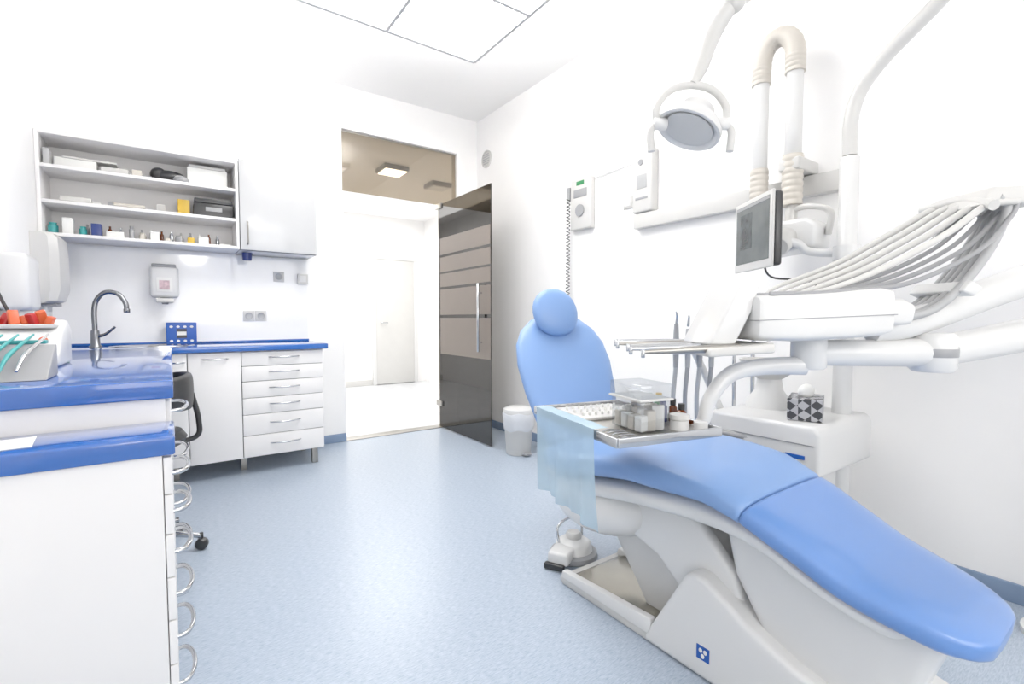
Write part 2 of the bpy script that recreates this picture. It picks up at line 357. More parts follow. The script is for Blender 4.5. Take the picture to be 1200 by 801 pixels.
# base cabinets back
bc = E('base_cabinet')
box('carcass', -.10, .915, 3.742, YB-.001, .12, .86, M_white, bc, .002)
box('front_gap_shadow', -.095, .91, 3.7385, 3.7415, .127, .853, M_gap, bc, 0)  # dark sheet painting the shadow between doors and drawers
box('door_a', -.098, .075, 3.72, 3.738, .125, .855, M_white, bc, .003); box('door_b', .08, .38, 3.72, 3.738, .125, .855, M_white, bc, .003)
def bow(name, c, w, par, axis='x', out=(0, -1, 0), r=.006):
    c = Vector(c); a = Vector((1, 0, 0)) if axis == 'x' else (Vector((0, 1, 0)) if axis == 'y' else Vector((0, 0, 1))); o = Vector(out)
    tube(name, [c-a*w/2, c-a*w*.42+o*.016, c-a*w*.2+o*.03, c+o*.034, c+a*w*.2+o*.03, c+a*w*.42+o*.016, c+a*w/2], [r*.7, r, r, r*.7], M_chrome, par, N=10, seg=5)
bow('pull', (0.02, 3.72, .80), .09, bc); bow('pull', (.23, 3.72, .815), .15, bc)
zz = [.125, .275, .42, .535, .65, .755, .855]
for i in range(6):
    box('drawer_%d' % i, .385, .912, 3.72, 3.738, zz[i]+.002, zz[i+1]-.002, M_white, bc, .003)
    bow('pull', (.65, 3.72, (zz[i]+zz[i+1])/2+.01), .20, bc)
for i, (a, b) in enumerate([(.86, 3.80), (.86, 4.2), (.0, 3.9), (.4, 3.9)]):
    box('leg_%d' % i, a-.02, a+.02, b-.02, b+.02, 0, .12, M_steel, bc, .003)
ct = E('blue_countertop')
box('slab_back', XL+.001, .945, 3.69, YB-.009, .861, .90, M_ctr, ct, .006)
box('upstand', XL+.02, .94, YB-.022, YB-.009, .90, .915, M_ctr, ct, .002)
box('slab_left', XL+.001, .0, 1.74, 3.689, .845, .90, M_ctr, ct, .005)
box('end_panel', XL+.001, -.02, 2.28, 2.30, 0, .844, M_white, ct, .002)
box('side_panel', XL+.001, -.02, 1.765, 1.785, 0, .844, M_white, ct, .002)
lc = E('drawer_chest')
box('top', XL+.001, .0, 1.50, 1.738, .731, .78, M_ctr, lc, .006)
box('carcass', XL+.001, -.028, 1.515, 1.73, .02, .73, M_white, lc, .002)
dz = [.03, .17, .29, .405, .52, .625, .725]
for i in range(6):
    box('drawer_%d' % i, -.026, -.008, 1.516, 1.729, dz[i]+.002, dz[i+1]-.002, M_white, lc, .002)
    z = (dz[i]+dz[i+1])/2; 
    tube('pull', [(-.01, 1.54, z), (.012, 1.545, z), (.026, 1.58, z), (.03, 1.625, z), (.026, 1.67, z), (.012, 1.705, z), (-.01, 1.71, z)], .006, M_chrome, lc, N=8, seg=5)
box('plinth', XL+.03, -.06, 1.54, 1.70, 0, .02, M_grey, lc, .001)
dc = E('under_desk_drawer_unit')
box('carcass', XL+.001, -.028, 1.80, 2.27, .05, .84, M_white, dc, .002)
for i in range(5):
    z = .06+i*.155; box('drawer_%d' % i, -.026, -.008, 1.80, 2.27, z, z+.15, M_white, dc, .002)
    zc = z+.1; tube('pull', [(-.01, 1.92, zc), (.018, 1.93, zc), (.034, 2.0, zc), (.038, 2.05, zc), (.034, 2.1, zc), (.018, 2.15, zc), (-.01, 2.16, zc)], .006, M_chrome, dc, N=8, seg=5)
box('plinth', XL+.03, -.06, 1.82, 2.25, 0, .05, M_grey, dc, .001)
pp = E('paper_sheet')
box('sheet_a', -.46, -.28, 1.55, 1.68, .7805, .782, M_cardw, pp, 0, rot=.1)

# sink + faucet
sk = E('steel_sink')
rings = []
for r, z in [(1.0, .9005), (.985, .905), (.93, .905), (.90, .9015), (.86, .901), (.3, .9008), (.02, .9008)]:
    rings.append([Vector((-.10+.23*r*math.cos(2*math.pi*i/40), 3.98+.17*r*math.sin(2*math.pi*i/40), z)) for i in range(40)])
loft('bowl', rings, M_chrome, sk)
lathe('drain', [(0, 0), (.03, 0), (.028, .003), (0, .002)], (-.10, 3.98, .9015), M_steel, sk)
fa = E('kitchen_faucet')
fx, fy = -.385, 3.92
M_fau = mat('faucet_chrome', (130, 132, 136), .2, metal=1, noise=.02)
lathe('base', [(0, 0), (.032, 0), (.032, .012), (.024, .02), (.022, .10), (.020, .11), (0, .11)], (fx, fy, .9), M_fau, fa)
tube('neck', [(fx, fy, 1.0), (fx, fy, 1.13), (fx+.015, fy, 1.20), (fx+.06, fy-.02, 1.245), (fx+.12, fy-.03, 1.235), (fx+.155, fy-.04, 1.18), (fx+.16, fy-.04, 1.14)], .014, M_fau, fa)
cyl('tip', (fx+.16, fy-.04, 1.145), (fx+.16, fy-.04, 1.12), .017, M_fau, fa)
tube('lever', [(fx, fy, .97), (fx+.05, fy-.02, .985), (fx+.10, fy-.04, 1.03)], [.012, .009, .007], M_fau, fa)
tb = E('blue_tissue_box')
box('body', -.03, .15, 4.14, 4.25, .901, 1.055, M_logo, tb, .004); box('picture', .03, .09, 4.137, 4.1395, .945, 1.01, M_blk, tb, 0)
for i in range(4): 
    for j in (0, 1): ball('dot', (0.0+i*.04, 4.138, .925+j*.1), (.01, .002, .008), M_cardw, tb, N=10)
box('paper', .032, .088, 4.1355, 4.1365, .965, .99, M_cardw, tb, 0)

# left wall dispensers
pt = E('paper_towel_dispenser')
rings = []
for z, s in [(1.17, .6), (1.185, .85), (1.25, 1), (1.45, 1), (1.545, .95), (1.57, .75)]:
    rings.append([Vector((XL+.001+p[0]*.13*s, 3.905+p[1]*.165*(.85+.15*s), z)) for p in [(0, -1), (.6, -1), (.9, -.85), (1, -.5), (1, .5), (.9, .85), (.6, 1), (0, 1)]])
loft('cover', rings, M_plas2, pt, sharp=30); box('slot', XL+.01, XL+.09, 3.82, 3.99, 1.155, 1.17, M_grey, pt, .002)
box('towel', XL+.03, XL+.05, 3.84, 3.97, 1.09, 1.17, M_cardw, pt, .002)
sd2 = E('sanitizer_dispenser')
box('body', XL+.001, XL+.11, 3.05, 3.30, 1.12, 1.38, M_plas, sd2, .03); box('lower', XL+.001, XL+.09, 3.09, 3.26, 1.02, 1.13, M_plas2, sd2, .02)
pf = E('wall_picture_frame'); box('frame', XL+.001, XL+.02, 2.75, 3.12, 1.72, 1.95, M_blk, pf, .003); box('picture', XL+.0205, XL+.022, 2.78, 3.09, 1.75, 1.92, M_grey, pf, 0)

# desk things
im = E('instrument_cleaning_machine')
def fx_(a, b, t): return (t, a, b)
prism('housing', [(2.42, .901), (2.70, .901), (2.70, 1.05), (2.64, 1.08), (2.50, 1.03), (2.42, .95)], fx_, -.56, -.34, M_plas, im, .015)
box('tray', -.54, -.36, 2.50, 2.62, 1.045, 1.06, M_plas2, im, .004)
for i in range(7): box('orange_block', -.54+.025*i, -.52+.025*i, 2.53+.02*(i % 2), 2.56+.02*(i % 2), 1.055, 1.09+.012*(i % 3), (M_orange, M_red, M_orange)[i % 3], im, .008, rot=i, tilt=(.3*(i % 2), .4))
tube('red_handle', [(-.55, 2.66, 1.08), (-.56, 2.65, 1.13), (-.57, 2.64, 1.17)], [.012, .014, .012], M_red, im)
tube('black_handle', [(-.50, 2.68, 1.06), (-.53, 2.68, 1.14), (-.55, 2.68, 1.2)], .006, M_blk, im)
ball('pink_knob', (-.39, 2.47, 1.0), .014, M_orange, im, 12); ball('red_knob', (-.42, 2.44, .985), .014, M_red, im, 12)
it = E('tilted_instrument_rack')
prism('stand', [(1.93, .901), (2.10, .901), (2.10, 1.00), (2.08, 1.00)], fx_, -.56, -.30, M_grey, it, .004)
for i in range(6): tube('instrument', [(-.54+.035*i, 1.935, .93), (-.53+.035*i, 2.0, .975), (-.50+.035*i, 2.14, 1.03)], [.004, .007, .003], (M_teal, M_chrome, M_teal, M_teal)[i % 4], it, N=8)
box('teal_ledge', -.44, -.33, 2.13, 2.17, 1.0, 1.012, M_teal, it, .004); box('support', -.42, -.35, 2.14, 2.16, .901, 1.0, M_plas2, it, .004)
db = E('desk_bottles')
for i, (x, y, h, mm) in enumerate([(-.56, 3.45, .16, M_plas), (-.50, 3.55, .12, M_cardw), (-.57, 3.62, .2, M_plas2), (-.46, 3.3, .08, M_green)]):
    lathe('bottle_%d' % i, [(0, 0), (.03, 0), (.032, .01), (.032, h*.7), (.014, h*.82), (.014, h), (0, h)], (x, y, .9005), mm, db, N=20)

# stool in knee space
st = E('saddle_stool')
sx, sy = -.14, 2.72
for i in range(5):
    a = i*2*math.pi/5-.3; ex, ey = sx+.24*math.cos(a), sy+.24*math.sin(a)
    tube('foot_%d' % i, [(sx, sy, .10), (sx+.12*math.cos(a), sy+.12*math.sin(a), .09), (ex, ey, .065)], [.022, .015, .012], M_chrome, st, N=10)
    lathe('castor_%d' % i, [(0, -.02), (.02, -.02), (.027, -.012), (.027, .012), (.02, .02), (0, .02)], (ex, ey, .027), M_blk, st, axis=(-math.sin(a), math.cos(a), 0), N=18)
    cyl('castor_pin_%d' % i, (ex, ey, .045), (ex, ey, .08), .008, M_blk, st)
cyl('gas_lift', (sx, sy, .09), (sx, sy, .50), .022, M_chrome, st); cyl('sleeve', (sx, sy, .08), (sx, sy, .30), .032, M_blk, st)
lathe('seat', [(0, 0), (.14, 0), (.18, .02), (.19, .045), (.17, .075), (.1, .085), (0, .08)], (sx, sy, .49), M_dark, st)
rg = []
for i in range(13):
    a = math.radians(-75+150*i/12); cx, cy = sx+.20*math.cos(a), sy+.20*math.sin(a)
    hh = .05+.035*math.cos(a*.9); rg.append(sring((cx, cy, .745), (math.cos(a), math.sin(a), 0), (0, 0, 1), .02, hh, 3, 16))
loft('backrest', rg, M_dark, st)
tube('back_post', [(sx+.08, sy, .50), (sx+.22, sy, .52), (sx+.235, sy, .60), (sx+.21, sy, .73)], .012, M_blk, st)

# ------------------------------------------------------------------ waste bin
tbn = E('pedal_waste_bin')
bx, by = 2.26, 3.10
lathe('bucket', [(0, 0), (.095, 0), (.10, .01), (.118, .30), (.124, .31), (.124, .325), (0, .325)], (bx, by, .001), M_plas2, tbn)
lathe('lid', [(.124, 0), (.126, .01), (.12, .035), (.09, .05), (0, .055)], (bx, by, .328), M_plas, tbn)
rg = []
for z, w in [(.20, .005), (.235, .008), (.27, .006), (.325, .012), (.335, .006)]:
    rg.append([Vector((bx+(.113+w+.003*math.sin(9*t)+(z-.2)*.06)*math.cos(t), by+(.113+w+.003*math.sin(9*t)+(z-.2)*.06)*math.sin(t), z+.008*math.sin(5*t))) for t in [2*math.pi*i/48 for i in range(48)]])
loft('liner_bag', rg, mat('bin_liner', (208, 211, 216), .35, noise=.03, nscale=30), tbn, cap=False)
box('pedal', bx-.03, bx+.03, by-.14, by-.09, .01, .025, M_grey, tbn, .004)

# ------------------------------------------------------------------ DENTAL CHAIR
ch = E('dental_chair')
def path_loft(name, st, m, n=3.2, N=48):
    Xs = [a[0] for a in st]; rows = []
    for i in range(len(st)-1):
        for k in range(5):
            q = Xs[i]+(Xs[i+1]-Xs[i])*k/5; rows.append([q]+[pchip(Xs, [a[c] for a in st], q) for c in range(1, 5)])
    rows.append(list(st[-1])); rings = []
    for i, r in enumerate(rows):
        qa = max(Xs[0], r[0]-.06); qb = min(Xs[-1], r[0]+.06)
        core = [a for a in st if a[4] > .045]
        cX = [a[0] for a in core]; cZ = [a[2]-a[4]/2 for a in core]
        za = pchip(cX, cZ, min(max(qa, cX[0]), cX[-1])); zb = pchip(cX, cZ, min(max(qb, cX[0]), cX[-1]))
        t = Vector((0, qb-qa, zb-za)).normalized()
        s = Vector((1, 0, 0)); u = s.cross(t).normalized()
        c = Vector((r[1], r[0], r[2]-r[4]/2))
        rings.append(sring(c, s, u, max(r[3], .003), max(r[4]/2, .003), n, N))
    return loft(name, rings, m, ch, sharp=70)
path_loft('leg_cushion', [(.195, 1.40, .425, .04, .02), (.20, 1.40, .44, .09, .05), (.225, 1.40, .455, .135, .065), (.28, 1.405, .472, .17, .08), (.42, 1.43, .498, .205, .085), (.55, 1.435, .553, .222, .085), (.65, 1.44, .596, .235, .085), (.662, 1.44, .600, .235, .083), (.668, 1.44, .597, .232, .074)], M_seat2)
path_loft('seat_cushion', [(.670, 1.44, .599, .232, .076), (.676, 1.44, .606, .236, .087), (.70, 1.442, .616, .241, .09), (.80, 1.455, .643, .262, .10), (1.0, 1.465, .652, .29, .115), (1.2, 1.475, .622, .292, .115), (1.4, 1.50, .575, .285, .11), (1.52, 1.52, .555, .27, .10), (1.58, 1.525, .535, .25, .07), (1.60, 1.53, .52, .23, .02)], M_seat)
path_loft('seat_shell', [(.30, 1.41, .41, .08, .02), (.36, 1.42, .418, .16, .05), (.5, 1.435, .455, .19, .05), (.68, 1.445, .53, .20, .07), (.85, 1.46, .555, .23, .09), (1.0, 1.465, .548, .262, .085), (1.2, 1.475, .52, .27, .09), (1.4, 1.50, .475, .26, .08), (1.58, 1.52, .45, .22, .05)], M_plas, n=3)
ball('pivot_housing', (1.40, 1.30, .385), (.21, .24, .13), M_plas, ch, 32)
bk = []
A = Vector((1.535, 1.59, .50)); B = Vector((1.625, 1.92, 1.105)); dirv = (B-A).normalized()
side = Vector((.97, -.24, 0)).normalized(); nrm = side.cross(dirv).normalized()
for t, w, th in [(0, .12, .02), (.02, .16, .03), (.08, .195, .04), (.2, .215, .045), (.4, .242, .047), (.6, .255, .046), (.75, .243, .042), (.86, .205, .037), (.94, .145, .03), (.98, .08, .022), (1, .02, .006)]:
    bk.append(sring(A.lerp(B, t), side, nrm, w, th, 2.5, 36))
loft('backrest_cushion', bk, M_seat, ch, sharp=70)
sh = []
for t, w, th in [(0, .10, .02), (.1, .17, .03), (.4, .21, .035), (.7, .2, .03), (.9, .12, .02), (.96, .04, .01)]:
    c = A.lerp(B, t)-nrm*(.045 if nrm.y < 0 else -.045); sh.append(sring(c, side, nrm, w, th, 2.5, 32))
loft('backrest_shell', sh, M_plas, ch)
hc = Vector((1.572, 1.845, 1.112)); hup = Vector((.02, .25, .97)).normalized(); hn = side.cross(hup).normalized()
hr = []
for i in range(13):
    t = -math.pi/2+math.pi*i/12; hr.append(sring(hc+hup*.12*math.sin(t), side, hn, .122*max(math.cos(t), .02)**.85, .042*max(math.cos(t), .02)**.6, 2.3, 32))
loft('headrest', hr, M_seat, ch, sharp=75)
tube('headrest_bar', [hc+Vector((.01, .045, -.05)), hc+Vector((.03, .10, -.10)), hc+Vector((.05, .10, -.25))], .014, M_chrome, ch)
fY = lambda a, b, t: (t, a, b)
prism('base_plate', [(.32, .002), (1.44, .002), (1.46, .012), (1.46, .03), (.32, .03)], fY, 1.275, 1.62, M_plas2, ch, .004)
prism('steel_foot_cover', [(1.0, .032), (1.43, .032), (1.40, .045), (1.0, .06)], fY, 1.30, 1.595, M_foot, ch, .003)
prism('base_lip', [(1.0, .03), (1.45, .03), (1.44, .06), (1.0, .085)], fY, 1.27, 1.298, M_plas, ch, .004)
prism('base_lip_back', [(1.0, .03), (1.45, .03), (1.44, .06), (1.0, .085)], fY, 1.598, 1.626, M_plas, ch, .004)
prism('base_casing', [(1.03, .004), (.22, .004), (.25, .12), (.55, .19), (.68, .24), (.80, .31), (.84, .315), (.87, .30), (1.01, .05)], fY, 1.265, 1.63, M_plas, ch, .018)
prism('leg_fairing', [(.27, .39), (.30, .30), (.36, .12), (.60, .12), (.74, .34), (.78, .50), (.6, .46), (.45, .42)], fY, 1.31, 1.57, M_plas, ch, .025)
prism('lift_link_a', [(1.34, .38), (1.28, .44), (.90, .48), (.74, .33), (.70, .20), (.86, .15), (1.02, .28)], fY, 1.32, 1.37, M_plas, ch, .018)
prism('lift_link_b', [(1.34, .38), (1.28, .44), (.90, .48), (.74, .33), (.70, .20), (.86, .15), (1.02, .28)], fY, 1.50, 1.55, M_plas, ch, .018)
prism('lift_core', [(1.32, .34), (1.28, .42), (.90, .47), (.72, .25), (1.0, .05), (1.1, .05)], fY, 1.372, 1.498, M_plas2, ch, .012)
box('logo', 1.2632, 1.2648, .782, .824, .065, .107, M_logo, ch, 0)
for a, b in ((.795, .093), (.810, .093), (.803, .078)): ball('logo_mark', (1.2625, a, b), (.0015, .006, .007), M_cardw, ch, 10)

# foot control
fc = E('foot_control_pedal')
cx, cy = 1.47, 1.59
lathe('base', [(0, .002), (.10, .002), (.108, .01), (.105, .028), (.09, .036), (0, .036)], (cx, cy, 0), M_grey, fc, N=40)
lathe('dome', [(.085, .0), (.08, .03), (.06, .045), (.03, .055), (0, .056)], (cx, cy, .036), M_plas, fc, N=40)
lathe('knob', [(.034, 0), (.036, .02), (.028, .03), (0, .032)], (cx, cy, .085), M_plas2, fc)
box('pedal', cx-.15, cx-.04, cy-.075, cy+.02, .02, .075, M_plas, fc, .02, rot=.5)
box('rubber', cx-.165, cx-.14, cy-.09, cy+.0, .003, .03, M_blk, fc, .008, rot=.5)
tube('hoop', [(cx-.07, cy+.02, .07), (cx-.07, cy+.03, .14), (cx, cy+.035, .165), (cx+.07, cy+.03, .14), (cx+.07, cy+.02, .07)], .006, M_chrome, fc)

# ------------------------------------------------------------------ DENTAL UNIT (column, cuspidor, suction)
du = E('dental_unit')
prism('unit_box', [(.78, .48), (1.28, .46), (1.28, .655), (1.22, .675), (.80, .675), (.78, .65)], fY, 1.95, 2.46, M_plas, du, .02)
box('unit_box_groove', 1.946, 1.9495, .80, 1.26, .60, .604, M_grey, du, 0)
box('unit_pedestal', 2.10, 2.42, .86, 1.18, 0, .48, M_plas, du, .03)
box('unit_label', 1.944, 1.9495, .83, .90, .545, .56, M_logo, du, 0)
cyl('column', (2.35, .86, 0), (2.35, .86, 1.76), .036, M_plas, du)
lathe('cuspidor_bowl', [(0, -.01), (.04, -.01), (.06, .0), (.10, .03), (.125, .075), (.13, .085), (.12, .085), (.095, .045), (.05, .02), (0, .015)], (2.25, 1.12, .81), M_plas2, du, N=40)
lathe('cuspidor_stem', [(.10, 0), (.095, .03), (.06, .08), (.05, .14), (0, .14)], (2.25, 1.12, .672), M_plas, du)
tube('cup_filler', [(2.33, 1.24, .67), (2.33, 1.24, .98), (2.32, 1.20, 1.02), (2.28, 1.15, 1.01), (2.26, 1.13, .98)], .01, M_chrome, du)
tube('bowl_rinser', [(2.13, 1.22, .67), (2.13, 1.22, .94), (2.16, 1.19, .96), (2.2, 1.16, .94)], .008, M_chrome, du)
tube('holder_arm', [(2.05, 1.24, .67), (1.98, 1.28, .84), (1.86, 1.26, .95), (1.74, 1.20, .96)], .016, M_plas, du)
box('holder_bar', 1.66, 1.88, 1.16, 1.21, .935, .97, M_plas, du, .012, rot=-.5)
for i in range(4):
    x = 1.695+.045*i; y = 1.225-.025*i
    tube('suction_handle_%d' % i, [(x, y, 1.06-.02*(i % 2)), (x, y, .97), (x, y, .88)], [.009, .013, .010], (M_grey, M_hose)[i % 2], du, N=12)
    tube('suction_tip_%d' % i, [(x, y, 1.05), (x-.01, y-.01, 1.09), (x-.03, y-.02, 1.11-.02*i)], [.006, .004, .003], M_chrome, du, N=8)
    tube('suction_hose_%d' % i, [(x, y, .88), (x, y+.01, .74), (x+.04, y+.02, .64-.02*i), (x+.14, y+.0, .60), (1.97, 1.1-.05*i, .58)], .009, (M_hose, M_grey)[i % 2], du, N=8)
for i, mm in enumerate((M_green, M_yel, M_red, M_logo)):
    cyl('valve_cap_%d' % i, (1.90+.02*i, 1.20-.015*i, .985), (1.90+.02*i, 1.20-.015*i, 1.005), .01, mm, du)
box('valve_block', 1.88, 1.98, 1.14, 1.22, .95, .984, M_plas, du, .008, rot=-.5)

# ------------------------------------------------------------------ delivery console, arms and tray
dv = E('dental_delivery_console')
O = Vector((1.405, .66, 0)); U = Vector((.85, -.52, 0)).normalized(); V = Vector((.52, .85, 0)).normalized()
F = lambda u, v, z: O+U*u+V*v+Vector((0, 0, z))
rg = []
for u, hw, z0, z1 in [(-.165, .13, 1.04, 1.13), (-.16, .145, 1.03, 1.137), (-.15, .15, 1.025, 1.140), (-.05, .15, 1.022, 1.148), (.08, .15, 1.028, 1.155), (.17, .15, 1.036, 1.160), (.192, .145, 1.042, 1.157), (.198, .13, 1.05, 1.15)]:
    rg.append(sring(F(u, 0, (z0+z1)/2), V, Vector((0, 0, 1)), hw, (z1-z0)/2, 9, 48))
loft('console_body', rg, M_plas, dv, sharp=40)
fu = lambda a, b, t: tuple(F(a, t, b))
prism('console_seam', [(-.165, 1.075), (.196, 1.09), (.196, 1.0925), (-.165, 1.0775)], fu, -.1515, .1515, M_grey, dv, 0)
prism('control_panel', [(-.275, 1.015), (-.20, 1.165), (-.17, 1.175), (-.145, 1.165), (-.165, 1.10), (-.20, 1.03), (-.21, 1.01)], fu, -.12, .05, M_plas, dv, .008)
prism('instrument_holder', [(-.29, .985), (-.29, 1.005), (-.12, 1.02), (-.12, .995)], fu, -.15, .15, M_plas2, dv, .006)
for i in range(5):
    v = -.12+.06*i
    e = F(-.45-.012*(i % 2), v-.01, .998+.004*i); s = F(-.20, v, 1.008)
    tube('handpiece_%d' % i, [s, s.lerp(e, .4), s.lerp(e, .85), e], [.011, .010, .006, .004], (M_steel, M_chrome, M_hose)[i % 3], dv, N=12)
    cyl('handpiece_head_%d' % i, e+Vector((0, 0, .006)), e-Vector((0, 0, .014)), .005, M_chrome, dv, N=12)
    vs = v*.75; k = i*.012
    tube('whip_arm_%d' % i, [F(-.12+.03*i, v, 1.12), F(.04, v, 1.158+k*.3), F(.21, vs, 1.215+k*.6), F(.38, vs, 1.305+k*.6), F(.51, vs*.8, 1.385+k*.5), F(.60+.012*i, vs*.8, 1.40+k*.6)], [.006, .006, .008, .009, .010, .011], M_plas2, dv, N=8)
    tube('hose_out_%d' % i, [F(-.13, v-.015, 1.142), F(.05, v-.015, 1.148), F(.27, vs-.015, 1.175+k*.6), F(.46, vs-.015, 1.262+k*.5), F(.58, vs*.8, 1.355+k*.5), F(.60+.012*i, vs*.8, 1.395+k*.6)], .0065, M_grey, dv, N=8)
    q = -.06+.03*i
    tube('hose_ribbon_%d' % i, [F(.54+.02*i, vs*.8, 1.41+k*.5), F(.585+.015*i, q, 1.385), F(.55+.012*i, q, 1.29), F(.47+.010*i, q, 1.18), F(.38+.008*i, q, 1.105), F(.28, q, 1.085), F(.21, q, 1.10)], .011, M_hose, dv, N=10)
tube('whip_yoke', [F(.50, -.10, 1.38), F(.52, 0, 1.415), F(.50, .11, 1.41)], .014, M_plas2, dv)
prism('whip_cover', [(.49, 1.385), (.52, 1.435), (.63, 1.44), (.655, 1.41), (.64, 1.385), (.56, 1.40)], fu, -.08, .09, M_plas2, dv, .008)
prism('hose_clamp', [(.44, 1.155), (.475, 1.14), (.50, 1.165), (.465, 1.185)], fu, -.085, .085, M_plas, dv, .006)
prism('hose_block', [(.19, 1.06), (.30, 1.065), (.31, 1.115), (.27, 1.135), (.19, 1.13)], fu, -.09, .09, M_plas, dv, .012)
cyl('arm_column', (2.42, .18, 0), (2.42, .18, 1.34), .045, M_plas, dv)
lathe('arm_column_foot', [(0, 0), (.13, 0), (.13, .02), (.06, .04), (0, .04)], (2.42, .18, 0), M_plas, dv)
tube('balance_arm_upper', [(2.42, .18, 1.26), (2.1, .31, 1.19), (1.72, .46, 1.07), (1.60, .52, 1.045)], [.05, .048, .04, .03], M_plas, dv, N=18)
tube('swing_arm_right', [(2.42, .18, 1.08), (2.1, .30, 1.03), (1.80, .41, .99)], [.052, .05, .044], M_plas, dv, N=20)
lathe('swing_joint', [(0, -.055), (.045, -.055), (.055, -.045), (.055, .045), (.045, .055), (0, .055)], (1.77, .425, .985), M_plas, dv)
lathe('swing_joint_ring', [(.0565, -.012), (.0575, -.010), (.0575, .010), (.0565, .012)], (1.77, .425, .985), M_grey, dv)
tube('swing_arm_left', [(1.77, .425, .985), (1.62, .51, .985), (1.46, .62, .985)], [.042, .038, .036], M_plas, dv, N=20)
cyl('console_pivot', (1.46, .62, .94), (1.46, .62, 1.05), .045, M_plas, dv)
tc_ = Vector((1.06, .96, -.024)); ty = Vector((.225, .974, 0)); tx = Vector((.974, -.225, 0))
T = lambda a, b, z: tc_+tx*a+ty*b+Vector((0, 0, z))
tube('tray_arm', [(1.44, .62, .95), (1.36, .70, .945), (1.27, .74, .925), (1.215, .765, .86), (1.20, .78, .79), (1.17, .82, .757), (1.10, .90, .761)], [.026, .024, .022, .02, .018, .015, .015], M_plas, dv, N=16)
TW, TL = .16, .23
ft = lambda a, b, t: tuple(T(a, b, t))
prism('tray_plate', [(-TW, -TL), (TW, -TL), (TW, TL), (-TW, TL)], ft, .800, .808, M_steel, dv, .002)
for i, (a, b, c, d) in enumerate([(-TW-.005, -TW+.003, -TL, TL), (TW-.003, TW+.005, -TL, TL), (-TW, TW, -TL-.005, -TL+.003), (-TW, TW, TL-.003, TL+.005)]):
    prism('tray_rim_%d' % i, [(a, c), (b, c), (b, d), (a, d)], ft, .798+.0003*i, .822+.0003*i, M_chrome, dv, .002)
ti = E('tray_instruments')
prism('bur_block', [(-.10, .02), (.11, .02), (.11, .20), (-.10, .20)], ft, .8085, .818, M_plas2, ti, .003)
for i in range(9):
    for j in range(3): cyl('bur', T(-.085+.022*i, .055+.05*j, .818), T(-.085+.022*i, .055+.05*j, .828), .004, M_cardw, ti, N=8)
for i in range(5): tube('probe', [T(-.13, -.20+.02*i, .812), T(-.11, -.195+.02*i, .814), T(-.07, -.19+.02*i, .811)], [.0015, .003, .0015], M_chrome, ti, N=6)
ab = E('acrylic_supply_box')
prism('lower', [(-.05, -.17), (.045, -.17), (.045, -.04), (-.05, -.04)], ft, .8095, .89, M_clear, ab, .004)
prism('lid', [(-.054, -.174), (.049, -.174), (.049, -.036), (-.054, -.036)], ft, .897, .935, M_clear, ab, .004)
prism('lid_rim', [(-.056, -.176), (.051, -.176), (.051, -.034), (-.056, -.034)], ft, .891, .8965, M_plas2, ab, .001)
for i in range(12): 
    p = T(-.032+.027*(i % 3), -.15+.03*(i//3), 0)
    box('cotton', p.x-.014, p.x+.014, p.y-.012, p.y+.012, p.z+.812, p.z+.852+.012*(i % 3), (M_cardw, M_beige)[i % 2], ab, .003, rot=i)
mb = E('medicine_bottles')
for i, (a, b, r, h, mm, cm) in enumerate([(.085, -.03, .015, .075, M_amber, M_green), (.112, -.06, .013, .068, M_navy, M_navy), (.13, -.02, .013, .072, M_green, M_yel), (.14, -.07, .012, .062, M_amber, M_blk), (.10, .004, .013, .07, M_navy, M_blk), (.135, -.11, .014, .055, M_amber, M_blk)]):
    lathe('bottle_%d' % i, [(0, 0), (r, 0), (r, h*.65), (r*.5, h*.75), (0, h*.75)], T(a, b, .8085), mm, mb, N=16)
    lathe('cap_%d' % i, [(0, 0), (r*.7, 0), (r*.7, h*.3), (0, h*.3)], T(a, b, .8085+h*.75), cm, mb, N=16)
lathe('jar', [(0, 0), (.024, 0), (.024, .025), (.02, .028), (0, .028)], T(.085, -.16, .8085), M_plas, mb); lathe('jar_lid', [(0, 0), (.026, 0), (.026, .012), (0, .012)], T(.085, -.16, .8365), M_plas2, mb)
lathe('small_jar', [(0, 0), (.018, 0), (.018, .022), (0, .022)], T(.13, -.19, .8085), M_plas, mb)
# bib
bi = E('patient_bib')
vs = []; fs = []; nu, nv_ = 26, 22
for i in range(nu+1):
    for j in range(nv_+1):
        s = i/nu; t = j/nv_
        b = .20-.34*s; z = .826-.265*t - .008*s*t
        off = -.170-.009*math.sin(s*14+t*2)*t-.007*math.sin(s*31+1)*t + .02*t
        vs.append(T(off, b+.02*t*math.sin(3*s), z))
for i in range(nu):
    for j in range(nv_): a = i*(nv_+1)+j; fs.append((a, a+1, a+nv_+2, a+nv_+1))
mk('sheet', vs, fs, M_bib, bi)
vs = [T(a, .20-.34*i/nu, .826+.001*math.sin(i)) for i in range(nu+1) for a in (-.170, -.125)]
mk('fold', vs, [(2*i, 2*i+1, 2*i+3, 2*i+2) for i in range(nu)], M_bib, bi)

tx_ = E('plaid_tissue_box')
box('body', 2.02, 2.20, .84, .96, .677, .765, M_plaid, tx_, .004, rot=.35)
ball('tissue', (2.11, .90, .785), (.05, .025, .03), M_cardw, tx_, 14)

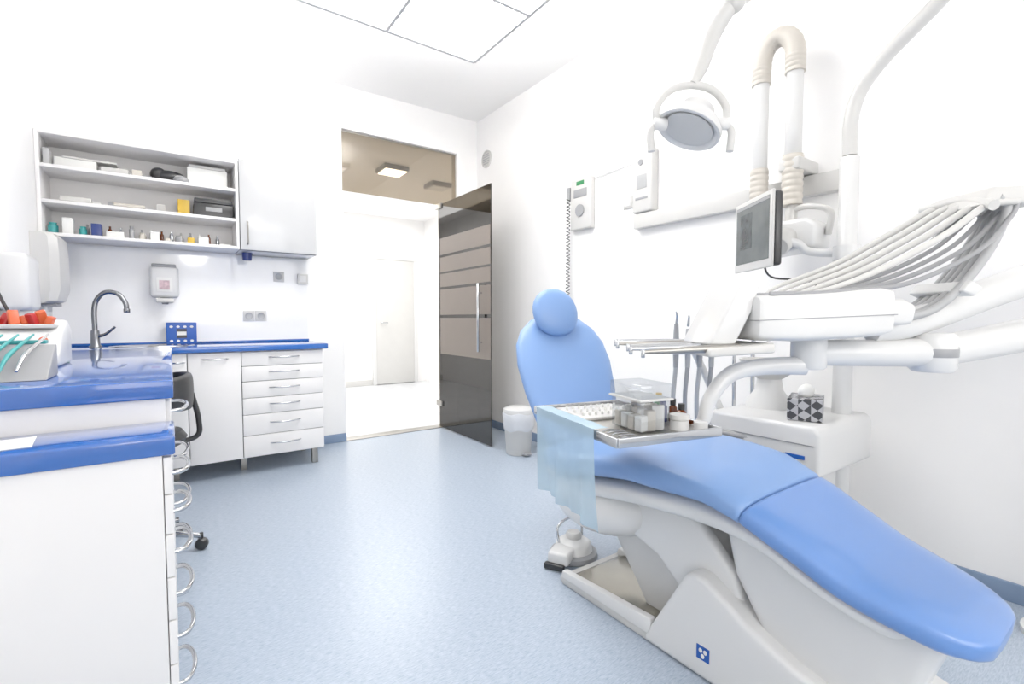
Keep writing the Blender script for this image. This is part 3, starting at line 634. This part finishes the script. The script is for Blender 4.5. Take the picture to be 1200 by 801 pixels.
# lamp with its own column top and arm
lp = E('dental_operating_lamp')
tube('lamp_column', [(2.35, .86, 1.765), (2.35, .86, 1.90), (2.35, .83, 2.02), (2.34, .74, 2.12), (2.32, .60, 2.22), (2.29, .44, 2.34)], .027, M_plas2, lp)
ball('lamp_column_joint', (2.29, .44, 2.35), .05, M_plas, lp)
tube('lamp_arm', [(2.29, .44, 2.37), (2.15, .58, 2.44), (1.95, .78, 2.40), (1.72, 1.02, 2.24)], [.028, .026, .024, .024], M_plas, lp)
lc_ = Vector((1.59, 1.10, 1.80)); ld = Vector((-.42, .15, -.9)).normalized()
lathe('housing', [(0, -.085), (.04, -.085), (.062, -.065), (.07, -.04), (.10, -.015), (.118, .012), (.118, .03), (.108, .032), (.095, .02), (0, .012)], lc_, M_plas, lp, axis=ld, N=36)
lathe('lens', [(0, .015), (.09, .022), (.09, .026), (0, .022)], lc_, M_plas2, lp, axis=ld, N=36)
sv = Vector((-.816, .578, 0)); up2 = Vector((0, 0, 1))
tube('yoke', [lc_+sv*.125, lc_+sv*.128+up2*.06, lc_+sv*.08+up2*.12, lc_+up2*.14, lc_-sv*.08+up2*.12, lc_-sv*.128+up2*.06, lc_-sv*.125], .014, M_plas2, lp)
for s in (-1, 1):
    cyl('yoke_knob', lc_+sv*s*.09, lc_+sv*s*.14, .022, M_plas, lp)
    tube('grip', [lc_+sv*s*.13, lc_+sv*s*.15-up2*.03, lc_+sv*s*.145-up2*.10], [.010, .014, .014], M_plas2, lp)
tube('drop_arm', [lc_+up2*.14, lc_+Vector((.05, -.0, .22)), lc_+Vector((.09, -.02, .34)), Vector((1.71, 1.03, 2.23))], [.018, .03, .034, .03], M_plas2, lp, N=16)
ball('elbow', (1.72, 1.02, 2.245), .042, M_plas2, lp)

# ------------------------------------------------------------------ wall x-ray unit + monitor
xr = E('wall_xray_arm')
xX = 2.44
yl, yr = 1.29, 1.13
def corr(name, p0, p1, r, n):
    prof = []; p0 = Vector(p0); p1 = Vector(p1); l = (p1-p0).length
    prof.append((0, 0))
    for i in range(n): prof += [(r, l*(i+.1)/n), (r, l*(i+.6)/n), (r*.94, l*(i+.75)/n), (r*.94, l*(i+.95)/n)]
    prof.append((0, l)); lathe(name, prof, p0, M_beige, xr, axis=p1-p0, N=24)
cyl('tube_left', (xX, yl, 1.80), (xX, yl, 2.33), .036, M_plas, xr); cyl('tube_right', (xX, yr, 1.85), (xX, yr, 2.33), .036, M_plas, xr)
pts = [Vector((xX, (yl+yr)/2+(yl-yr)/2*math.cos(a), 2.31+.13*math.sin(a)**.8)) for a in [math.pi*i/28 for i in range(29)]]
tube('elbow_sleeve', pts, [(.045 if i % 2 else .042) for i in range(29)], M_beige, xr, N=18, smooth=False)
for y in (yl, yr): corr('sleeve_top', (xX, y, 2.24), (xX, y, 2.33), .044, 4)
corr('sleeve_left', (xX, yl, 1.66), (xX, yl, 1.83), .043, 6); corr('sleeve_right', (xX, yr, 1.62), (xX, yr, 1.86), .046, 8)
box('tube_joint', xX-.04, XR-.0, yr-.05, yr+.05, 1.78, 1.84, M_plas2, xr, .01)
cyl('hang_pivot', (xX, yr, 1.48), (xX, yr, 1.64), .026, M_plas2, xr)
prism('tube_head', [(.98, 1.40), (1.24, 1.38), (1.27, 1.42), (1.26, 1.50), (1.20, 1.53), (1.02, 1.54), (.97, 1.50)], fY, 2.33, 2.50, M_plas, xr, .02)
cyl('cone', (2.34, 1.10, 1.46), (2.22, 1.08, 1.40), .045, M_plas2, xr)
tube('yoke', [(2.42, .96, 1.46), (2.42, .955, 1.56), (2.42, 1.04, 1.60), (xX, yr, 1.60)], .014, M_plas2, xr)
cyl('wall_strut', (xX, yr, 1.81), (XR, yr, 1.81), .03, M_plas2, xr)

mo = E('wall_monitor')
P0 = Vector((2.24, 1.29, 0)); P1 = Vector((2.05, 1.03, 0)); mu = (P1-P0).normalized(); mn = Vector((-.81, .59, 0)).normalized(); mc = (P0+P1)/2
fm = lambda a, b, t: tuple(mc+mu*a+mn*t+Vector((0, 0, b)))
def rect(w, z0, z1): return [(-w, z0), (w, z0), (w, z1), (-w, z1)]
prism('bezel', rect(.17, 1.30, 1.62), fm, -.012, .0, M_plas2, mo, .004)
prism('back', rect(.165, 1.305, 1.615), fm, -.05, -.0125, M_blk, mo, .012)
prism('screen', rect(.150, 1.335, 1.60), fm, .0005, .002, M_screen, mo, 0)
prism('screen_bar', rect(.150, 1.585, 1.598), fm, .0022, .003, M_grey, mo, 0)
prism('screen_image', [(-.11, 1.40), (-.0, 1.40), (-.0, 1.56), (-.11, 1.56)], fm, .0022, .003, mat('xray_picture', (70, 76, 78), .2, noise=.6, nscale=25), mo, 0)
tube('bracket', [mc-mn*.04+Vector((0, 0, 1.44)), mc-mn*.12+Vector((.05, -.05, 1.42)), Vector((2.33, 1.0, 1.38)), Vector((2.35, .87, 1.36))], .018, M_plas, mo)
lathe('column_collar', [(.037, 0), (.05, 0), (.05, .06), (.037, .06)], (2.35, .86, 1.33), M_plas, mo)
tube('monitor_lead', [mc-mn*.05+Vector((0, 0, 1.36)), mc-mn*.09+Vector((0, 0, 1.27)), Vector((2.33, .98, 1.24)), Vector((2.36, .9, 1.1))], .005, M_blk, mo, N=6)

# ------------------------------------------------------------------ lights
def area(name, loc, rot, sx_, sy_, p, col=(1, 1, 1)):
    l = bpy.data.lights.new(name, 'AREA'); l.shape = 'RECTANGLE'; l.size = sx_; l.size_y = sy_; l.energy = p; l.color = col
    o = bpy.data.objects.new(name, l); scene.collection.objects.link(o); o.location = loc; o.rotation_euler = rot
area('added_window_fill', (1.0, YS-.06, 1.7), (math.radians(90), 0, 0), 2.2, 1.45, 26, (1, .99, .97))  # area fill added in the unseen window opening
area('ceiling_panel_glow', (px0+.635, py0+.625, PZ-.028), (0, 0, 0), 1.2, 1.2, 17, (1, .985, .96))
area('added_hall_fill', (1.9, 6.2, 2.68), (0, 0, 0), 2.2, 2.2, 56, (1, .985, .96))  # area fill added under the hall ceiling to brighten the corridor
g = E('unseen_globe_fill'); ball('globe', (.35, -1.4, 2.2), .2, M_globe, g); cyl('cord', (.35, -1.4, 2.4), (.35, -1.4, ZC), .008, M_blk, g)  # out-of-view globe and cord, added to brighten ceiling and room
w = bpy.data.worlds.new('world'); scene.world = w; w.use_nodes = True
w.node_tree.nodes['Background'].inputs['Color'].default_value = (.98, .98, 1, 1); w.node_tree.nodes['Background'].inputs['Strength'].default_value = .8
scene.view_settings.view_transform = 'Standard'; scene.view_settings.look = 'None'; scene.view_settings.exposure = .42; scene.view_settings.gamma = 1.2

# ------------------------------------------------------------------ camera
cam = bpy.data.cameras.new('cam'); co = bpy.data.objects.new('camera', cam); scene.collection.objects.link(co)
cam.sensor_width = 36; cam.lens = 36*564/1200; cam.clip_start = .02
co.location = (0, 0, 1.08)
yaw = math.radians(35.3); pit = math.radians(2.74)
d = Vector((math.sin(yaw)*math.cos(pit), math.cos(yaw)*math.cos(pit), -math.sin(pit)))
co.rotation_euler = d.to_track_quat('-Z', 'Y').to_euler()
scene.camera = co
